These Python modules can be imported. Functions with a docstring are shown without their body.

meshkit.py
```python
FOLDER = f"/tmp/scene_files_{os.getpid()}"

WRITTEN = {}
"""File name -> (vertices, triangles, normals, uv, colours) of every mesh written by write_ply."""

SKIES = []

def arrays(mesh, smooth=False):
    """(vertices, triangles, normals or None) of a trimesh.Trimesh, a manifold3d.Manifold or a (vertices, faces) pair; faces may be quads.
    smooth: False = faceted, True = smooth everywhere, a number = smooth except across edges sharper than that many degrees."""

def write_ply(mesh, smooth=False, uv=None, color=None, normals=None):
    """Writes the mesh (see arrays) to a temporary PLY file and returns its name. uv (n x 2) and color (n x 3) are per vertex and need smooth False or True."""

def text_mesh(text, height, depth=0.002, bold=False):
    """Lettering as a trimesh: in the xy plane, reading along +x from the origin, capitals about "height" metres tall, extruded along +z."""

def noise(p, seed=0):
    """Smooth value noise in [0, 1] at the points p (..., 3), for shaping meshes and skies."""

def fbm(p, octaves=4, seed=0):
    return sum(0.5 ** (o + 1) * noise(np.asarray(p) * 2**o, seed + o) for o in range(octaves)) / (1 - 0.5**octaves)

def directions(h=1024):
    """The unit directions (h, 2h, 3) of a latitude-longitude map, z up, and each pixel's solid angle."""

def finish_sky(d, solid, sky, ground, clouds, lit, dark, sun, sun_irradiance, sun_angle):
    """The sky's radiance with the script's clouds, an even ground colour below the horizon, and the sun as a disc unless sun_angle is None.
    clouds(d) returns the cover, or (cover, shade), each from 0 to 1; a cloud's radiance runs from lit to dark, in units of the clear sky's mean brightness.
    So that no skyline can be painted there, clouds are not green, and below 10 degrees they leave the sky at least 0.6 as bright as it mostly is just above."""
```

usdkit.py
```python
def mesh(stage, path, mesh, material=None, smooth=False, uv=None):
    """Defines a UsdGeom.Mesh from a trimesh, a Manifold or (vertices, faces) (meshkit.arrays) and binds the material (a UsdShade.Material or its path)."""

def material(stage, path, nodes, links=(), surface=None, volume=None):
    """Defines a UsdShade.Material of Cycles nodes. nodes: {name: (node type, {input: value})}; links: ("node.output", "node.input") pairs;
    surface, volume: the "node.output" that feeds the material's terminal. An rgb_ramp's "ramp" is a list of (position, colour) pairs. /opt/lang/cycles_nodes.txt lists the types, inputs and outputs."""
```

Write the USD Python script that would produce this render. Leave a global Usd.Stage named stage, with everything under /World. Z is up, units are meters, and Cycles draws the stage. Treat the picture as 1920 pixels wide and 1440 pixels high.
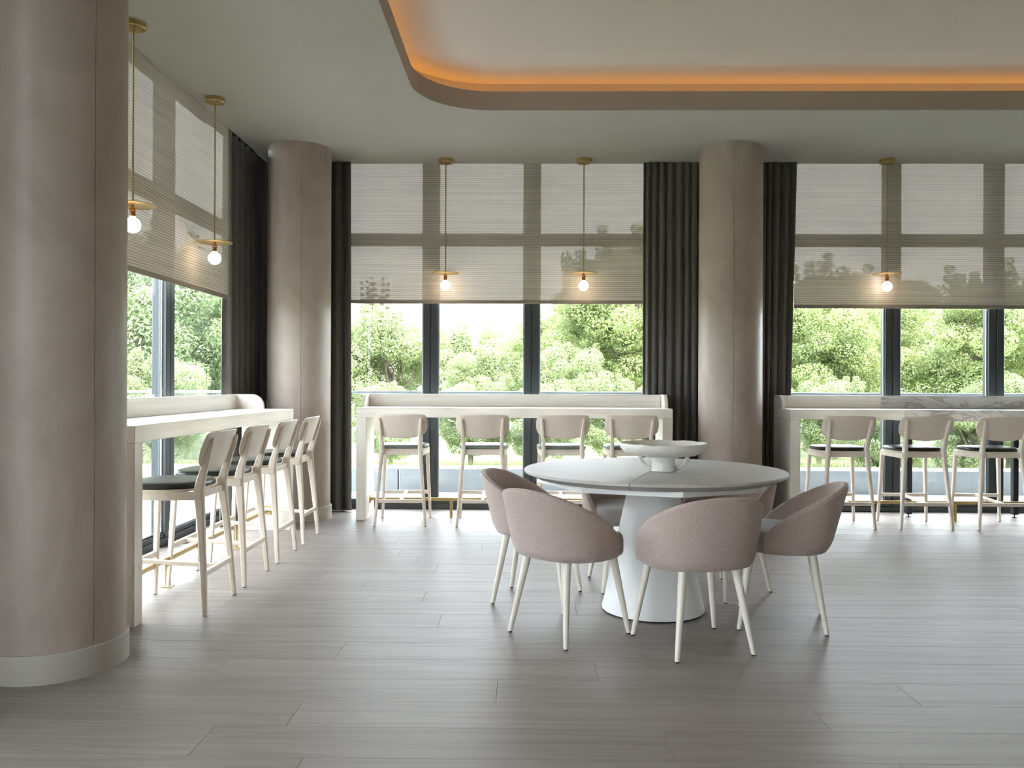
import math, random
import numpy as np, trimesh, usdkit, meshkit
import shapely.geometry as sg
from pxr import Usd, UsdGeom, UsdLux, UsdShade, Gf, Sdf

PI = math.pi
stage = Usd.Stage.CreateInMemory()
UsdGeom.Xform.Define(stage, '/World')
UsdGeom.SetStageUpAxis(stage, 'Z')
UsdGeom.SetStageMetersPerUnit(stage, 1.0)

# ---------------------------------------------------------------- camera, sky, sun, exposure
YAW, ROLL = 0.0149, 0.0040
cam = UsdGeom.Camera.Define(stage, '/World/camera')
cam.CreateHorizontalApertureAttr(36.0)
cam.CreateVerticalApertureAttr(27.0)
cam.CreateFocalLengthAttr(36.0 * 1540 / 1920)
cam.CreateExposureAttr(0.96)
_R = np.array([math.cos(YAW), math.sin(YAW), 0.0]); _F = np.array([-math.sin(YAW), math.cos(YAW), 0.0]); _Z = np.array([0, 0, 1.0])
_r = _R * math.cos(ROLL) + _Z * math.sin(ROLL); _u = _Z * math.cos(ROLL) - _R * math.sin(ROLL)
UsdGeom.Xformable(cam).AddTransformOp().Set(Gf.Matrix4d(*_r, 0, *_u, 0, *(-_F), 0, 0, 0, 1.2, 1))

SKY = 2.5
dome = UsdLux.DomeLight.Define(stage, '/World/sky')
dome.CreateIntensityAttr(SKY)
dome.CreateColorAttr(Gf.Vec3f(0.84, 0.92, 1.0))
sun = UsdLux.DistantLight.Define(stage, '/World/sun')
sun.CreateIntensityAttr(3.6)
sun.CreateNormalizeAttr(True)
sun.CreateAngleAttr(1.0)
sun.CreateColorAttr(Gf.Vec3f(1.0, 0.94, 0.82))
_s = np.array([-0.30, 0.52, -0.80]); _s /= np.linalg.norm(_s)        # the way the sunlight travels
_x = np.cross([0, 0, 1.0], -_s); _x /= np.linalg.norm(_x); _y = np.cross(-_s, _x)
UsdGeom.Xformable(sun).AddTransformOp().Set(Gf.Matrix4d(*_x, 0, *_y, 0, *(-_s), 0, 0, 0, 0, 1))

# ---------------------------------------------------------------- helpers
def free(path):
    if not stage.GetPrimAtPath(path): return path
    k = 1
    while stage.GetPrimAtPath(f'{path}_{k:03d}'): k += 1
    return f'{path}_{k:03d}'
def where(parent): return '/World' if parent is None else (parent if isinstance(parent, str) else str(parent.GetPath()))
def tag(p, label=None, cat=None, group=None, kind=None):
    for k, v in (('label', label), ('category', cat), ('group', group), ('kind', kind)):
        if v: p.SetCustomDataByKey(k, v)
    return p
def obj(name, mesh, m, parent=None, smooth=35, label=None, kind=None):
    p = usdkit.mesh(stage, free(where(parent) + '/' + name), mesh, m, smooth=smooth).GetPrim()
    return tag(p, label=label, kind=kind)
def thing(name, label=None, cat=None, loc=(0, 0, 0), rotz=0, group=None, kind=None, scale=None):
    x = UsdGeom.Xform.Define(stage, free('/World/' + name))
    x.AddTranslateOp().Set(Gf.Vec3d(*map(float, loc))); x.AddRotateZOp().Set(float(rotz))
    x.AddScaleOp().Set(Gf.Vec3f(*([float(scale or 1)] * 3)))
    return tag(x.GetPrim(), label, cat, group, kind)
def dup(root, label, loc, rotz=0, group=None, scale=None):
    was = root.GetCustomData()
    base = root.GetName()
    if base[-4:-3] == '_' and base[-3:].isdigit(): base = base[:-4]
    r = thing(base, label, was['category'], loc, rotz, group or was.get('group'), scale=scale)
    r.GetReferences().AddInternalReference(root.GetPath()); r.SetInstanceable(True)
    return r
def cat_(*ms): return trimesh.util.concatenate([m for m in ms])
def box(x0, x1, y0, y1, z0, z1, c=0.003):
    """A box with chamfered edges."""
    lo, hi = np.minimum([x0, y0, z0], [x1, y1, z1]).astype(float), np.maximum([x0, y0, z0], [x1, y1, z1]).astype(float)
    c = min(c, (hi - lo).min() * 0.45)
    if c <= 0: return trimesh.creation.box(bounds=[lo, hi])
    pts = []
    for sx in (0, 1):
        for sy in (0, 1):
            for sz in (0, 1):
                p = np.array([hi[0] if sx else lo[0], hi[1] if sy else lo[1], hi[2] if sz else lo[2]])
                q = np.array([-1 if sx else 1, -1 if sy else 1, -1 if sz else 1]) * c
                for a in range(3):
                    d = q.copy(); d[a] = 0; pts.append(p + d)
    return trimesh.convex.convex_hull(np.array(pts))
def grid_faces(n, m, wrap_m=False, wrap_n=False):
    f = []
    i, j = np.meshgrid(np.arange(n if wrap_n else n - 1), np.arange(m if wrap_m else m - 1), indexing='ij')
    a = i * m + j; b = i * m + (j + 1) % m; c = ((i + 1) % n) * m + (j + 1) % m; d = ((i + 1) % n) * m + j
    return np.concatenate([np.stack([a, b, c], -1).reshape(-1, 3), np.stack([a, c, d], -1).reshape(-1, 3)])
def loft(rings, caps=True, closed=True):
    """Rings (k, n, 3) of points -> skin; capped with fans."""
    r = np.asarray(rings, float); k, n = r.shape[:2]
    v = r.reshape(-1, 3); f = grid_faces(k, n, wrap_m=closed)
    if caps:
        v = np.vstack([v, r[0].mean(0), r[-1].mean(0)]); c0, c1 = k * n, k * n + 1
        j = np.arange(n); jn = (j + 1) % n
        f = np.vstack([f, np.stack([jn, j, np.full(n, c0)], -1), np.stack([(k - 1) * n + j, (k - 1) * n + jn, np.full(n, c1)], -1)])
    m = trimesh.Trimesh(v, f, process=False)
    if m.is_watertight: trimesh.repair.fix_inversion(m) if m.volume < 0 else None
    return m
def lathe(profile, n=48, caps=True):
    a = np.arange(n) * 2 * PI / n
    return loft([np.stack([r * np.cos(a), r * np.sin(a), np.full(n, z)], -1) for r, z in profile], caps)
def tube(path, r, n=12):
    p = np.asarray(path, float); rr = np.broadcast_to(r, (len(p),))
    t = np.gradient(p, axis=0); t /= np.linalg.norm(t, axis=1, keepdims=True)
    up = np.array([0, 0, 1.0]) if abs(t[:, 2]).max() < 0.9 else np.array([0, 1.0, 0.02])
    a = np.cross(t, up); a /= np.linalg.norm(a, axis=1, keepdims=True); b = np.cross(t, a)
    th = np.arange(n) * 2 * PI / n
    return loft([p[i] + rr[i] * (np.cos(th)[:, None] * a[i] + np.sin(th)[:, None] * b[i]) for i in range(len(p))])
def rr_ring(hx, hy, c, seg=3):
    """Rounded rectangle outline (local x, y)."""
    out = []
    for q, (sx, sy) in enumerate(((1, 1), (-1, 1), (-1, -1), (1, -1))):
        for k in range(seg + 1):
            t = (q + k / seg) * PI / 2
            out.append((sx * (hx - c) + c * math.cos(t), sy * (hy - c) + c * math.sin(t)))
    return np.array(out)
def shift(m, x=0, y=0, z=0):
    m = m.copy(); m.apply_translation([x, y, z]); return m
def extrude(poly, z0, z1):
    return shift(trimesh.creation.extrude_polygon(poly, z1 - z0, engine='earcut'), z=z0)

# ---------------------------------------------------------------- materials
stage.DefinePrim('/World/Looks', 'Scope')
def mat(name, nodes, links=(), surface='p.BSDF'):
    return usdkit.material(stage, '/World/Looks/' + name, nodes, links, surface)
def plain(name, col, rough=0.5, metal=0.0, **kw):
    return mat(name, {'p': ('principled_bsdf', dict(base_color=col, roughness=rough, metallic=metal, **kw))})
def wood(name, a, b, scale=(1.5, 22, 22), rough=0.45, vary=0.0, bump=0.0008, spec=0.5, ring=0.0):
    """Straight to cathedral grain that runs along the axis with the small scale."""
    n = {'tc': ('texture_coordinate', {}), 'oi': ('object_info', {}), 'off': ('combine_xyz', {}),
         'm1': ('math', dict(math_type='multiply', value2=37.0)), 'm2': ('math', dict(math_type='multiply', value2=91.0)),
         'add': ('vector_math', dict(math_type='add')) , 'map': ('mapping', dict(scale=scale)),
         'n1': ('noise_texture', dict(scale=1.0, detail=4.0, roughness=0.6, distortion=0.6)),
         'n2': ('noise_texture', dict(scale=5.0, detail=3.0, roughness=0.7)),
         'w': ('math', dict(math_type='multiply', value2=ring)), 'sn': ('math', dict(math_type='sine')),
         'sm': ('math', dict(math_type='multiply_add', value2=0.15 if ring else 0.0, value3=0.0)),
         'sum': ('math', dict(math_type='add')), 'mx': ('mix_float', dict(fac=0.35)),
         'r': ('rgb_ramp', dict(ramp=[(0.28, b), (0.62, a), (1.0, tuple(min(1, x * 1.04) for x in a))])),
         'vr': ('map_range', dict(from_min=0.0, from_max=1.0, to_min=1 - vary, to_max=1 + vary)),
         'hs': ('hsv', {}), 'bp': ('bump', dict(strength=0.25, distance=bump)),
         'p': ('principled_bsdf', dict(roughness=rough, specular_ior_level=spec))}
    l = [('oi.random', 'm1.value1'), ('oi.random', 'm2.value1'), ('m1.value', 'off.x'), ('m2.value', 'off.y'),
         ('tc.object', 'add.vector1'), ('off.vector', 'add.vector2'), ('add.vector', 'map.vector'), ('map.vector', 'n1.vector'), ('map.vector', 'n2.vector'),
         ('n1.fac', 'w.value1'), ('w.value', 'sn.value1'), ('sn.value', 'sm.value1'),
         ('n1.fac', 'mx.a'), ('n2.fac', 'mx.b'), ('mx.result', 'sum.value1'), ('sm.value', 'sum.value2'), ('sum.value', 'r.fac'),
         ('oi.random', 'vr.value'), ('vr.result', 'hs.value'), ('r.color', 'hs.color'), ('hs.color', 'p.base_color'),
         ('n2.fac', 'bp.height'), ('bp.normal', 'p.normal')]
    return mat(name, n, l)
def mottled(name, a, b, scale=2.0, rough=0.6, fine=0.0, bump=0.0, stretch=(1, 1, 1), **kw):
    n = {'tc': ('texture_coordinate', {}), 'map': ('mapping', dict(scale=stretch)), 'n': ('noise_texture', dict(scale=scale, detail=5.0, roughness=0.62, distortion=0.8)),
         'f': ('noise_texture', dict(scale=fine or 60.0, detail=2.0)), 'r': ('rgb_ramp', dict(ramp=[(0.3, a), (0.7, b)])),
         'bp': ('bump', dict(strength=0.5 if bump else 0.0, distance=bump)), 'p': ('principled_bsdf', dict(roughness=rough, **kw))}
    return mat(name, n, [('tc.object', 'map.vector'), ('map.vector', 'n.vector'), ('tc.object', 'f.vector'), ('n.fac', 'r.fac'), ('r.color', 'p.base_color'), ('f.fac', 'bp.height'), ('bp.normal', 'p.normal')])
M = {}
M['plank'] = wood('pale_oak_plank', (0.290, 0.254, 0.228), (0.240, 0.205, 0.181), (0.45, 8, 8), 0.46, vary=0.035, ring=34.0, spec=0.34)
M['slab'] = plain('screed', (0.25, 0.23, 0.21), 0.8)
M['ceiling'] = mottled('ceiling_paint', (0.440, 0.424, 0.360), (0.460, 0.444, 0.380), 1.2, 0.85)
M['tray'] = mottled('tray_plaster', (0.72, 0.64, 0.555), (0.78, 0.70, 0.61), 160, 0.9, 260, 0.001)
M['lip'] = plain('lip_paint', (0.42, 0.36, 0.30), 0.8)
M['roof'] = plain('roof_concrete', (0.4, 0.4, 0.38), 0.9)
M['wall'] = plain('wall_paint', (0.55, 0.53, 0.49), 0.85)
M['pier'] = plain('dark_pier', (0.03, 0.032, 0.033), 0.6)
M['plaster'] = mottled('column_plaster', (0.375, 0.310, 0.265), (0.50, 0.427, 0.37), 2.6, 0.42, 34, 0.0008, (1, 1, 0.55), specular_ior_level=0.4)
M['skirting'] = plain('column_skirting', (0.50, 0.47, 0.41), 0.4)
M['frame'] = plain('graphite_frame', (0.048, 0.058, 0.062), 0.38, 0.2)
M['bead'] = plain('silver_bead', (0.55, 0.57, 0.58), 0.35, 0.6)
M['curtain'] = mat('charcoal_curtain', {'tc': ('texture_coordinate', {}), 'map': ('mapping', dict(scale=(1, 1, 0.2))), 'n': ('noise_texture', dict(scale=220.0)), 'r': ('rgb_ramp', dict(ramp=[(0.3, (0.080, 0.077, 0.066)), (0.7, (0.125, 0.120, 0.103))])),
    'p': ('principled_bsdf', dict(roughness=0.8, sheen_weight=0.25, sheen_roughness=0.5))}, [('tc.object', 'map.vector'), ('map.vector', 'n.vector'), ('n.fac', 'r.fac'), ('r.color', 'p.base_color')])
M['brass'] = mat('brushed_brass', {'p': ('principled_bsdf', dict(base_color=(0.60, 0.45, 0.20), metallic=1.0, roughness=0.32))})
M['copper'] = mat('aged_copper', {'p': ('principled_bsdf', dict(base_color=(0.42, 0.20, 0.10), metallic=1.0, roughness=0.35))})
M['screw'] = plain('dark_screw', (0.05, 0.04, 0.03), 0.5, 0.8)
M['bulb'] = mat('opal_bulb', {'e': ('emission', dict(color=(1.0, 0.80, 0.58), strength=9.0))}, surface='e.emission')
M['led'] = mat('amber_led', {'e': ('emission', dict(color=(1.0, 0.47, 0.11), strength=3.2))}, surface='e.emission')
M['bar'] = wood('pale_ash_bar', (0.91, 0.865, 0.80), (0.74, 0.68, 0.595), (1.0, 30, 30), 0.42)
M['leg_wood'] = wood('pale_ash_upright', (0.88, 0.835, 0.765), (0.78, 0.73, 0.65), (26, 26, 1.0), 0.42)
M['beech'] = wood('bleached_beech', (0.91, 0.815, 0.71), (0.84, 0.735, 0.62), (16, 16, 1.6), 0.40)
M['ply'] = wood('beech_veneer', (0.90, 0.80, 0.69), (0.83, 0.72, 0.605), (9, 9, 2.0), 0.42)
M['chair_leg'] = wood('whitewashed_leg', (0.86, 0.80, 0.70), (0.78, 0.71, 0.61), (18, 18, 1.6), 0.38)
M['leather'] = plain('black_leather', (0.016, 0.020, 0.018), 0.33)
M['grey_leather'] = plain('sage_leather', (0.20, 0.225, 0.205), 0.36)
M['glide'] = plain('black_glide', (0.012, 0.012, 0.012), 0.5)
M['steel'] = plain('black_steel', (0.014, 0.015, 0.017), 0.4, 0.2)
M['marble'] = mat('veined_marble', {'tc': ('texture_coordinate', {}), 'map': ('mapping', dict(rotation=(0.0, 0.7, 0.0), scale=(2.2, 2.2, 6.5))), 'n': ('noise_texture', dict(scale=1.0, detail=5.0, roughness=0.55, distortion=1.2)),
    's': ('math', dict(math_type='subtract', value2=0.5)), 'ab': ('math', dict(math_type='absolute')), 'r': ('rgb_ramp', dict(ramp=[(0.0, (0.34, 0.315, 0.28)), (0.008, (0.46, 0.435, 0.395)), (0.035, (0.66, 0.64, 0.60)), (0.3, (0.74, 0.72, 0.68)), (1.0, (0.70, 0.68, 0.63))])), 'p': ('principled_bsdf', dict(roughness=0.25))},
    [('tc.object', 'map.vector'), ('map.vector', 'n.vector'), ('n.fac', 's.value1'), ('s.value', 'ab.value1'), ('ab.value', 'r.fac'), ('r.color', 'p.base_color')])
M['tabletop'] = wood('white_oak_top', (0.58, 0.56, 0.535), (0.49, 0.465, 0.435), (1.2, 20, 20), 0.5)
M['rim'] = plain('white_table_rim', (0.90, 0.89, 0.86), 0.4)
M['pedestal'] = plain('white_lacquer', (0.93, 0.93, 0.91), 0.45)
M['clay'] = mottled('white_clay', (0.82, 0.79, 0.73), (0.88, 0.86, 0.81), 9, 0.75, 70, 0.006)
M['fabric'] = mat('rose_grey_weave', {'tc': ('texture_coordinate', {}), 'n': ('noise_texture', dict(scale=240.0, detail=2.0)), 'b': ('noise_texture', dict(scale=5.0, detail=3.0)), 'mx': ('mix_float', dict(fac=0.12)),
    'r': ('rgb_ramp', dict(ramp=[(0.30, (0.41, 0.303, 0.262)), (0.68, (0.60, 0.485, 0.435))])), 'bp': ('bump', dict(strength=0.8, distance=0.0025)), 'p': ('principled_bsdf', dict(roughness=0.9, sheen_weight=0.35, sheen_roughness=0.45))},
    [('tc.object', 'n.vector'), ('tc.object', 'b.vector'), ('n.fac', 'mx.a'), ('b.fac', 'mx.b'), ('mx.result', 'r.fac'), ('r.color', 'p.base_color'), ('n.fac', 'bp.height'), ('bp.normal', 'p.normal')])
M['seat_fabric'] = plain('seat_weave', (0.37, 0.335, 0.315), 0.9, sheen_weight=0.3)
def pane_mat(name, col):
    """Clear pane: plain see-through mixed with a mirror by the angle (Schlick), the same from both faces."""
    return mat(name, {'t': ('transparent_bsdf', dict(color=col)), 'g': ('glossy_bsdf', dict(color=(0.95, 0.97, 1.0), roughness=0.0)), 'lw': ('layer_weight', {}), 'pw': ('math', dict(math_type='power', value2=5.0)), 'f': ('math', dict(math_type='multiply_add', value2=0.80, value3=0.03)), 'x': ('mix_closure', {})},
        [('lw.facing', 'pw.value1'), ('pw.value', 'f.value1'), ('f.value', 'x.fac'), ('t.BSDF', 'x.closure1'), ('g.BSDF', 'x.closure2')], 'x.closure')
M['glass'] = pane_mat('window_glass', (0.925, 0.935, 0.935))
M['rail_glass'] = pane_mat('rail_glass', (0.95, 0.965, 0.965))
M['blind'] = mat('woven_blind', {'tc': ('texture_coordinate', {}), 'ma': ('mapping', dict(scale=(1.2, 1.2, 88.0))), 'n': ('noise_texture', dict(scale=1.0, detail=1.5, roughness=0.6)),
    'mb': ('mapping', dict(scale=(160.0, 160.0, 3.0))), 'n2': ('noise_texture', dict(scale=1.0, detail=1.0)), 'mx': ('mix_float', dict(fac=0.13)),
    'wv': ('wave_texture', dict(wave_type='bands', bands_direction='z', profile='sine', scale=17.0, distortion=1.2, detail=2.0, detail_scale=0.6)), 'mw': ('mix_float', dict(fac=0.42)),
    'r': ('rgb_ramp', dict(ramp=[(0.20, (0.28, 0.25, 0.215)), (0.80, (0.60, 0.55, 0.48))])), 'rt': ('rgb_ramp', dict(ramp=[(0.20, (0.009, 0.0071, 0.0053)), (0.80, (0.0265, 0.022, 0.017))])),
    'd': ('diffuse_bsdf', {}), 'l': ('translucent_bsdf', {}), 'a': ('add_closure', {}), 't': ('transparent_bsdf', dict(color=(1.0, 0.93, 0.82))), 'x': ('mix_closure', dict(fac=0.018))},
    [('tc.object', 'ma.vector'), ('ma.vector', 'n.vector'), ('tc.object', 'mb.vector'), ('mb.vector', 'n2.vector'), ('tc.object', 'wv.vector'), ('n.fac', 'mw.a'), ('wv.fac', 'mw.b'), ('mw.result', 'mx.a'), ('n2.fac', 'mx.b'), ('mx.result', 'r.fac'), ('mx.result', 'rt.fac'),
     ('r.color', 'd.color'), ('rt.color', 'l.color'), ('d.BSDF', 'a.closure1'), ('l.BSDF', 'a.closure2'), ('a.closure', 'x.closure1'), ('t.BSDF', 'x.closure2')], 'x.closure')
M['hem'] = plain('taupe_hem_bar', (0.26, 0.225, 0.185), 0.6)
M['deck'] = mottled('terrace_stone', (0.42, 0.43, 0.44), (0.50, 0.51, 0.52), 3, 0.7)
M['parapet'] = mottled('parapet_concrete', (0.34, 0.36, 0.365), (0.42, 0.445, 0.45), 2.2, 0.75, 0, 0, (1, 1, 2))
M['rail'] = plain('steel_rail', (0.34, 0.40, 0.42), 0.35, 0.4)
M['soil'] = mottled('meadow_soil', (0.10, 0.14, 0.05), (0.18, 0.21, 0.09), 0.7, 0.95)
M['bark'] = mottled('grey_bark', (0.09, 0.075, 0.055), (0.19, 0.16, 0.12), 7, 0.9, 30, 0.01, (1, 1, 0.25))
def leaf_mat(name, dark, light, trans):
    return mat(name, {'g': ('geometry', {}), 'r': ('rgb_ramp', dict(ramp=[(0.0, dark), (1.0, light)])), 'd': ('principled_bsdf', dict(roughness=0.5)), 't': ('translucent_bsdf', dict(color=trans)), 'x': ('mix_closure', dict(fac=0.35))},
        [('g.random_per_island', 'r.fac'), ('r.color', 'd.base_color'), ('d.BSDF', 'x.closure1'), ('t.BSDF', 'x.closure2')], 'x.closure')
M['leaf'] = leaf_mat('fresh_leaf', (0.16, 0.21, 0.08), (0.43, 0.47, 0.205), (0.36, 0.42, 0.165))
M['leaf_deep'] = leaf_mat('deep_leaf', (0.13, 0.19, 0.09), (0.42, 0.47, 0.26), (0.34, 0.40, 0.20))
M['leaf_pale'] = leaf_mat('pale_leaf', (0.17, 0.22, 0.10), (0.44, 0.48, 0.26), (0.36, 0.41, 0.21))
M['grass'] = leaf_mat('dry_grass', (0.13, 0.17, 0.06), (0.36, 0.39, 0.18), (0.30, 0.34, 0.14))

# ---------------------------------------------------------------- room: levels and planes
H = 3.28                 # ceiling soffit
YB, XL = 7.84, -2.65     # inner faces of the window frames, back and left
YBL, XBL = 7.765, -2.435 # planes of the blinds, back and left
XR, YN = 7.6, -5.0       # right wall, wall behind the camera
TX0, TY1, TX1, TY0, TR = -0.80, 6.245, 6.9, -3.2, 0.56   # ceiling tray

# floor: every plank a piece
floor = thing('floor', kind='structure')
obj('screed', box(XL - 0.15, XR, YN, YB + 0.12, -0.20, -0.016, 0), M['slab'], floor, False)
known = {-1: [-0.704], 0: [-1.078, 0.488], 1: [-0.83], 2: [-0.102, 1.495], 3: [-1.28, 0.306], 4: [-0.82, 0.774], 5: [-1.415], 6: [-0.423], 7: [0.28], 8: [-0.56], 9: [-0.944], 13: [-0.875], 14: [-0.306]}
rng = random.Random(5)
W = 0.236
for k in range(-17, 23):
    y0, y1 = 2.623 + W * k, min(2.623 + W * (k + 1), YB + 0.01)
    if y1 - y0 < 0.03: continue
    js = sorted(known.get(k, [rng.uniform(-2.2, -0.2)]))
    while js[0] > XL + 0.5: js.insert(0, js[0] - rng.choice([1.9, 2.2, 2.4]))
    while js[-1] < XR: js.append(js[-1] + rng.choice([1.9, 2.2, 2.4, 2.4]))
    for a, b in zip(js[:-1], js[1:]):
        a, b = max(a, XL - 0.01), min(b, XR)
        if b - a > 0.05: obj('plank', box(a + 0.0004, b - 0.0004, y0 + 0.0003, y1 - 0.0003, -0.016, 0, 0.0009), M['plank'], floor, False)
obj('rear_boards', box(XL, XR, YN, 2.623 - 17 * W - 0.001, -0.016, 0, 0), M['plank'], floor, False)

# ceiling: soffit with a rounded tray, lip, riser, upper panel
def rrect(x0, x1, y0, y1, r): return sg.box(x0 + r, y0 + r, x1 - r, y1 - r).buffer(r, quad_segs=20)
tray = rrect(TX0, TX1, TY0, TY1, TR)
ceiling = thing('ceiling', kind='structure')
soff = sg.box(XBL + 0.012, YN, XR, YBL - 0.012)
obj('soffit', extrude(soff.difference(tray), H, H + 0.004), M['ceiling'], ceiling, 30)
obj('ceiling_slab', extrude(soff.difference(tray.buffer(0.03)), H + 0.005, H + 0.07), M['ceiling'], ceiling, 30)
obj('tray_lip', extrude(tray.buffer(0.03).difference(tray), H + 0.0045, H + 0.145), M['lip'], ceiling, 30, label='rounded fascia around the ceiling tray')
obj('tray_riser', extrude(tray.buffer(0.22).difference(tray.buffer(0.17)), H + 0.07, H + 0.27), M['tray'], ceiling, 30)
obj('upper_panel', extrude(tray.buffer(0.24), H + 0.262, H + 0.30), M['tray'], ceiling, 30, label='raised textured ceiling panel inside the tray')
obj('roof_slab', box(XL - 0.27, XR + 0.2, YN - 0.2, YB + 1.15, H + 0.36, H + 0.60, 0), M['roof'], ceiling, False)
ring = np.array(tray.buffer(0.156, quad_segs=20).exterior.coords)[:-1]
n = 8; th = np.arange(n) * 2 * PI / n
d = np.roll(ring, -1, 0) - np.roll(ring, 1, 0); d /= np.linalg.norm(d, axis=1, keepdims=True); nrm = np.stack([d[:, 1], -d[:, 0]], 1)
rings = np.stack([np.concatenate([ring + 0.010 * math.cos(t) * nrm, np.full((len(ring), 1), H + 0.108 + 0.010 * math.sin(t))], 1) for t in th], 1)
rings = np.vstack([rings, rings[:1]])
tag(obj('led_strip', loft(rings, caps=False), M['led']), 'amber LED light strip hidden in the ceiling tray cove', 'light strip')

# walls
wb = thing('wall_back', kind='structure')
obj('pier', box(1.36, 2.26, YB - 0.02, YB + 0.22, 0, H + 0.36, 0), M['pier'], wb, False)
obj('corner_pier', box(XL + 0.03, -2.16, YB - 0.02, YB + 0.22, 0, H + 0.36, 0), M['pier'], wb, False)
obj('end_pier', box(6.4, XR + 0.2, YB - 0.02, YB + 0.22, 0, H + 0.36, 0), M['pier'], wb, False)
obj('header', box(XL - 0.2, XR + 0.2, YB + 0.03, YB + 0.22, H + 0.24, H + 0.36, 0), M['pier'], wb, False)
wl = thing('wall_left', kind='structure')
obj('corner_pier', box(XL - 0.22, XL + 0.02, 7.785, YB + 0.2, 0, H + 0.36, 0), M['pier'], wl, False)
obj('wall_panel', box(XL - 0.22, XL, 2.00, 3.90, 0, H + 0.36, 0), M['wall'], wl, False)
obj('header', box(XL - 0.22, XL - 0.03, YN, 7.30, H + 0.24, H + 0.36, 0), M['pier'], wl, False)
wr = thing('wall_right', kind='structure')
obj('wall_panel', box(XR, XR + 0.2, YN - 0.2, YB, 0, H + 0.36, 0), M['wall'], wr, False)
wn = thing('wall_near', kind='structure')
obj('wall_panel', box(XL - 0.2, XR, YN - 0.2, YN, 0, H + 0.36, 0), M['wall'], wn, False)

# windows: sill frame, jambs, mullions, transom, panes
ZT = H + 0.26
def window(name, a0, a1, mull, along, plane, out, hw=0.0725):
    """Runs from a0 to a1 along x ('x') or y ('y'); plane = inner face, out = +1 / -1 is outdoors."""
    w = thing(name, kind='structure')
    def bb(s0, s1, d0, d1, z0, z1, c=0.004):
        p0, p1 = plane + out * d0, plane + out * d1
        return box(s0, s1, p0, p1, z0, z1, c) if along == 'x' else box(p0, p1, s0, s1, z0, z1, c)
    obj('sill_frame', cat_(bb(a0, a1, 0, 0.11, 0.0, 0.050), bb(a0, a1, 0.014, 0.10, 0.050, 0.086)), M['frame'], w, 30)
    obj('head_frame', bb(a0, a1, 0, 0.11, ZT - 0.09, ZT), M['frame'], w, 30)
    for s in (a0, a1):
        q = (s, s + 0.13) if s == a0 else (s - 0.13, s)
        obj('jamb', bb(*q, 0, 0.11, 0.086, ZT - 0.09), M['frame'], w, 30)
    ends = [a0 + 0.13] + [e for c in mull for e in (c - hw, c + hw)] + [a1 - 0.13]
    for c in mull:
        obj('mullion', cat_(bb(c - hw, c - 0.004, 0, 0.11, 0.05, ZT - 0.05), bb(c + 0.004, c + hw, 0, 0.11, 0.05, ZT - 0.05), bb(c - 0.01, c + 0.01, 0.012, 0.10, 0.05, ZT - 0.05)), M['frame'], w, 30)
    for a, b in zip(ends[::2], ends[1::2]):
        obj('transom', bb(a, b, 0, 0.11, 2.530, 2.632), M['frame'], w, 30)
        for z0, z1 in ((0.086, 2.530), (2.632, ZT - 0.09)):
            p = plane + out * 0.043
            q = [(a, p, z0), (b, p, z0), (b, p, z1), (a, p, z1)] if along == 'x' else [(p, a, z0), (p, b, z0), (p, b, z1), (p, a, z1)]
            obj('pane', (q, [(0, 1, 2, 3)]), M['glass'], w, False)
            obj('bead', cat_(bb(a, a + 0.012, 0.028, 0.039, z0, z1, 0.002), bb(b - 0.012, b, 0.028, 0.039, z0, z1, 0.002), bb(a, b, 0.028, 0.039, z0, z0 + 0.010, 0.002)), M['bead'], w, 30)
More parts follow.
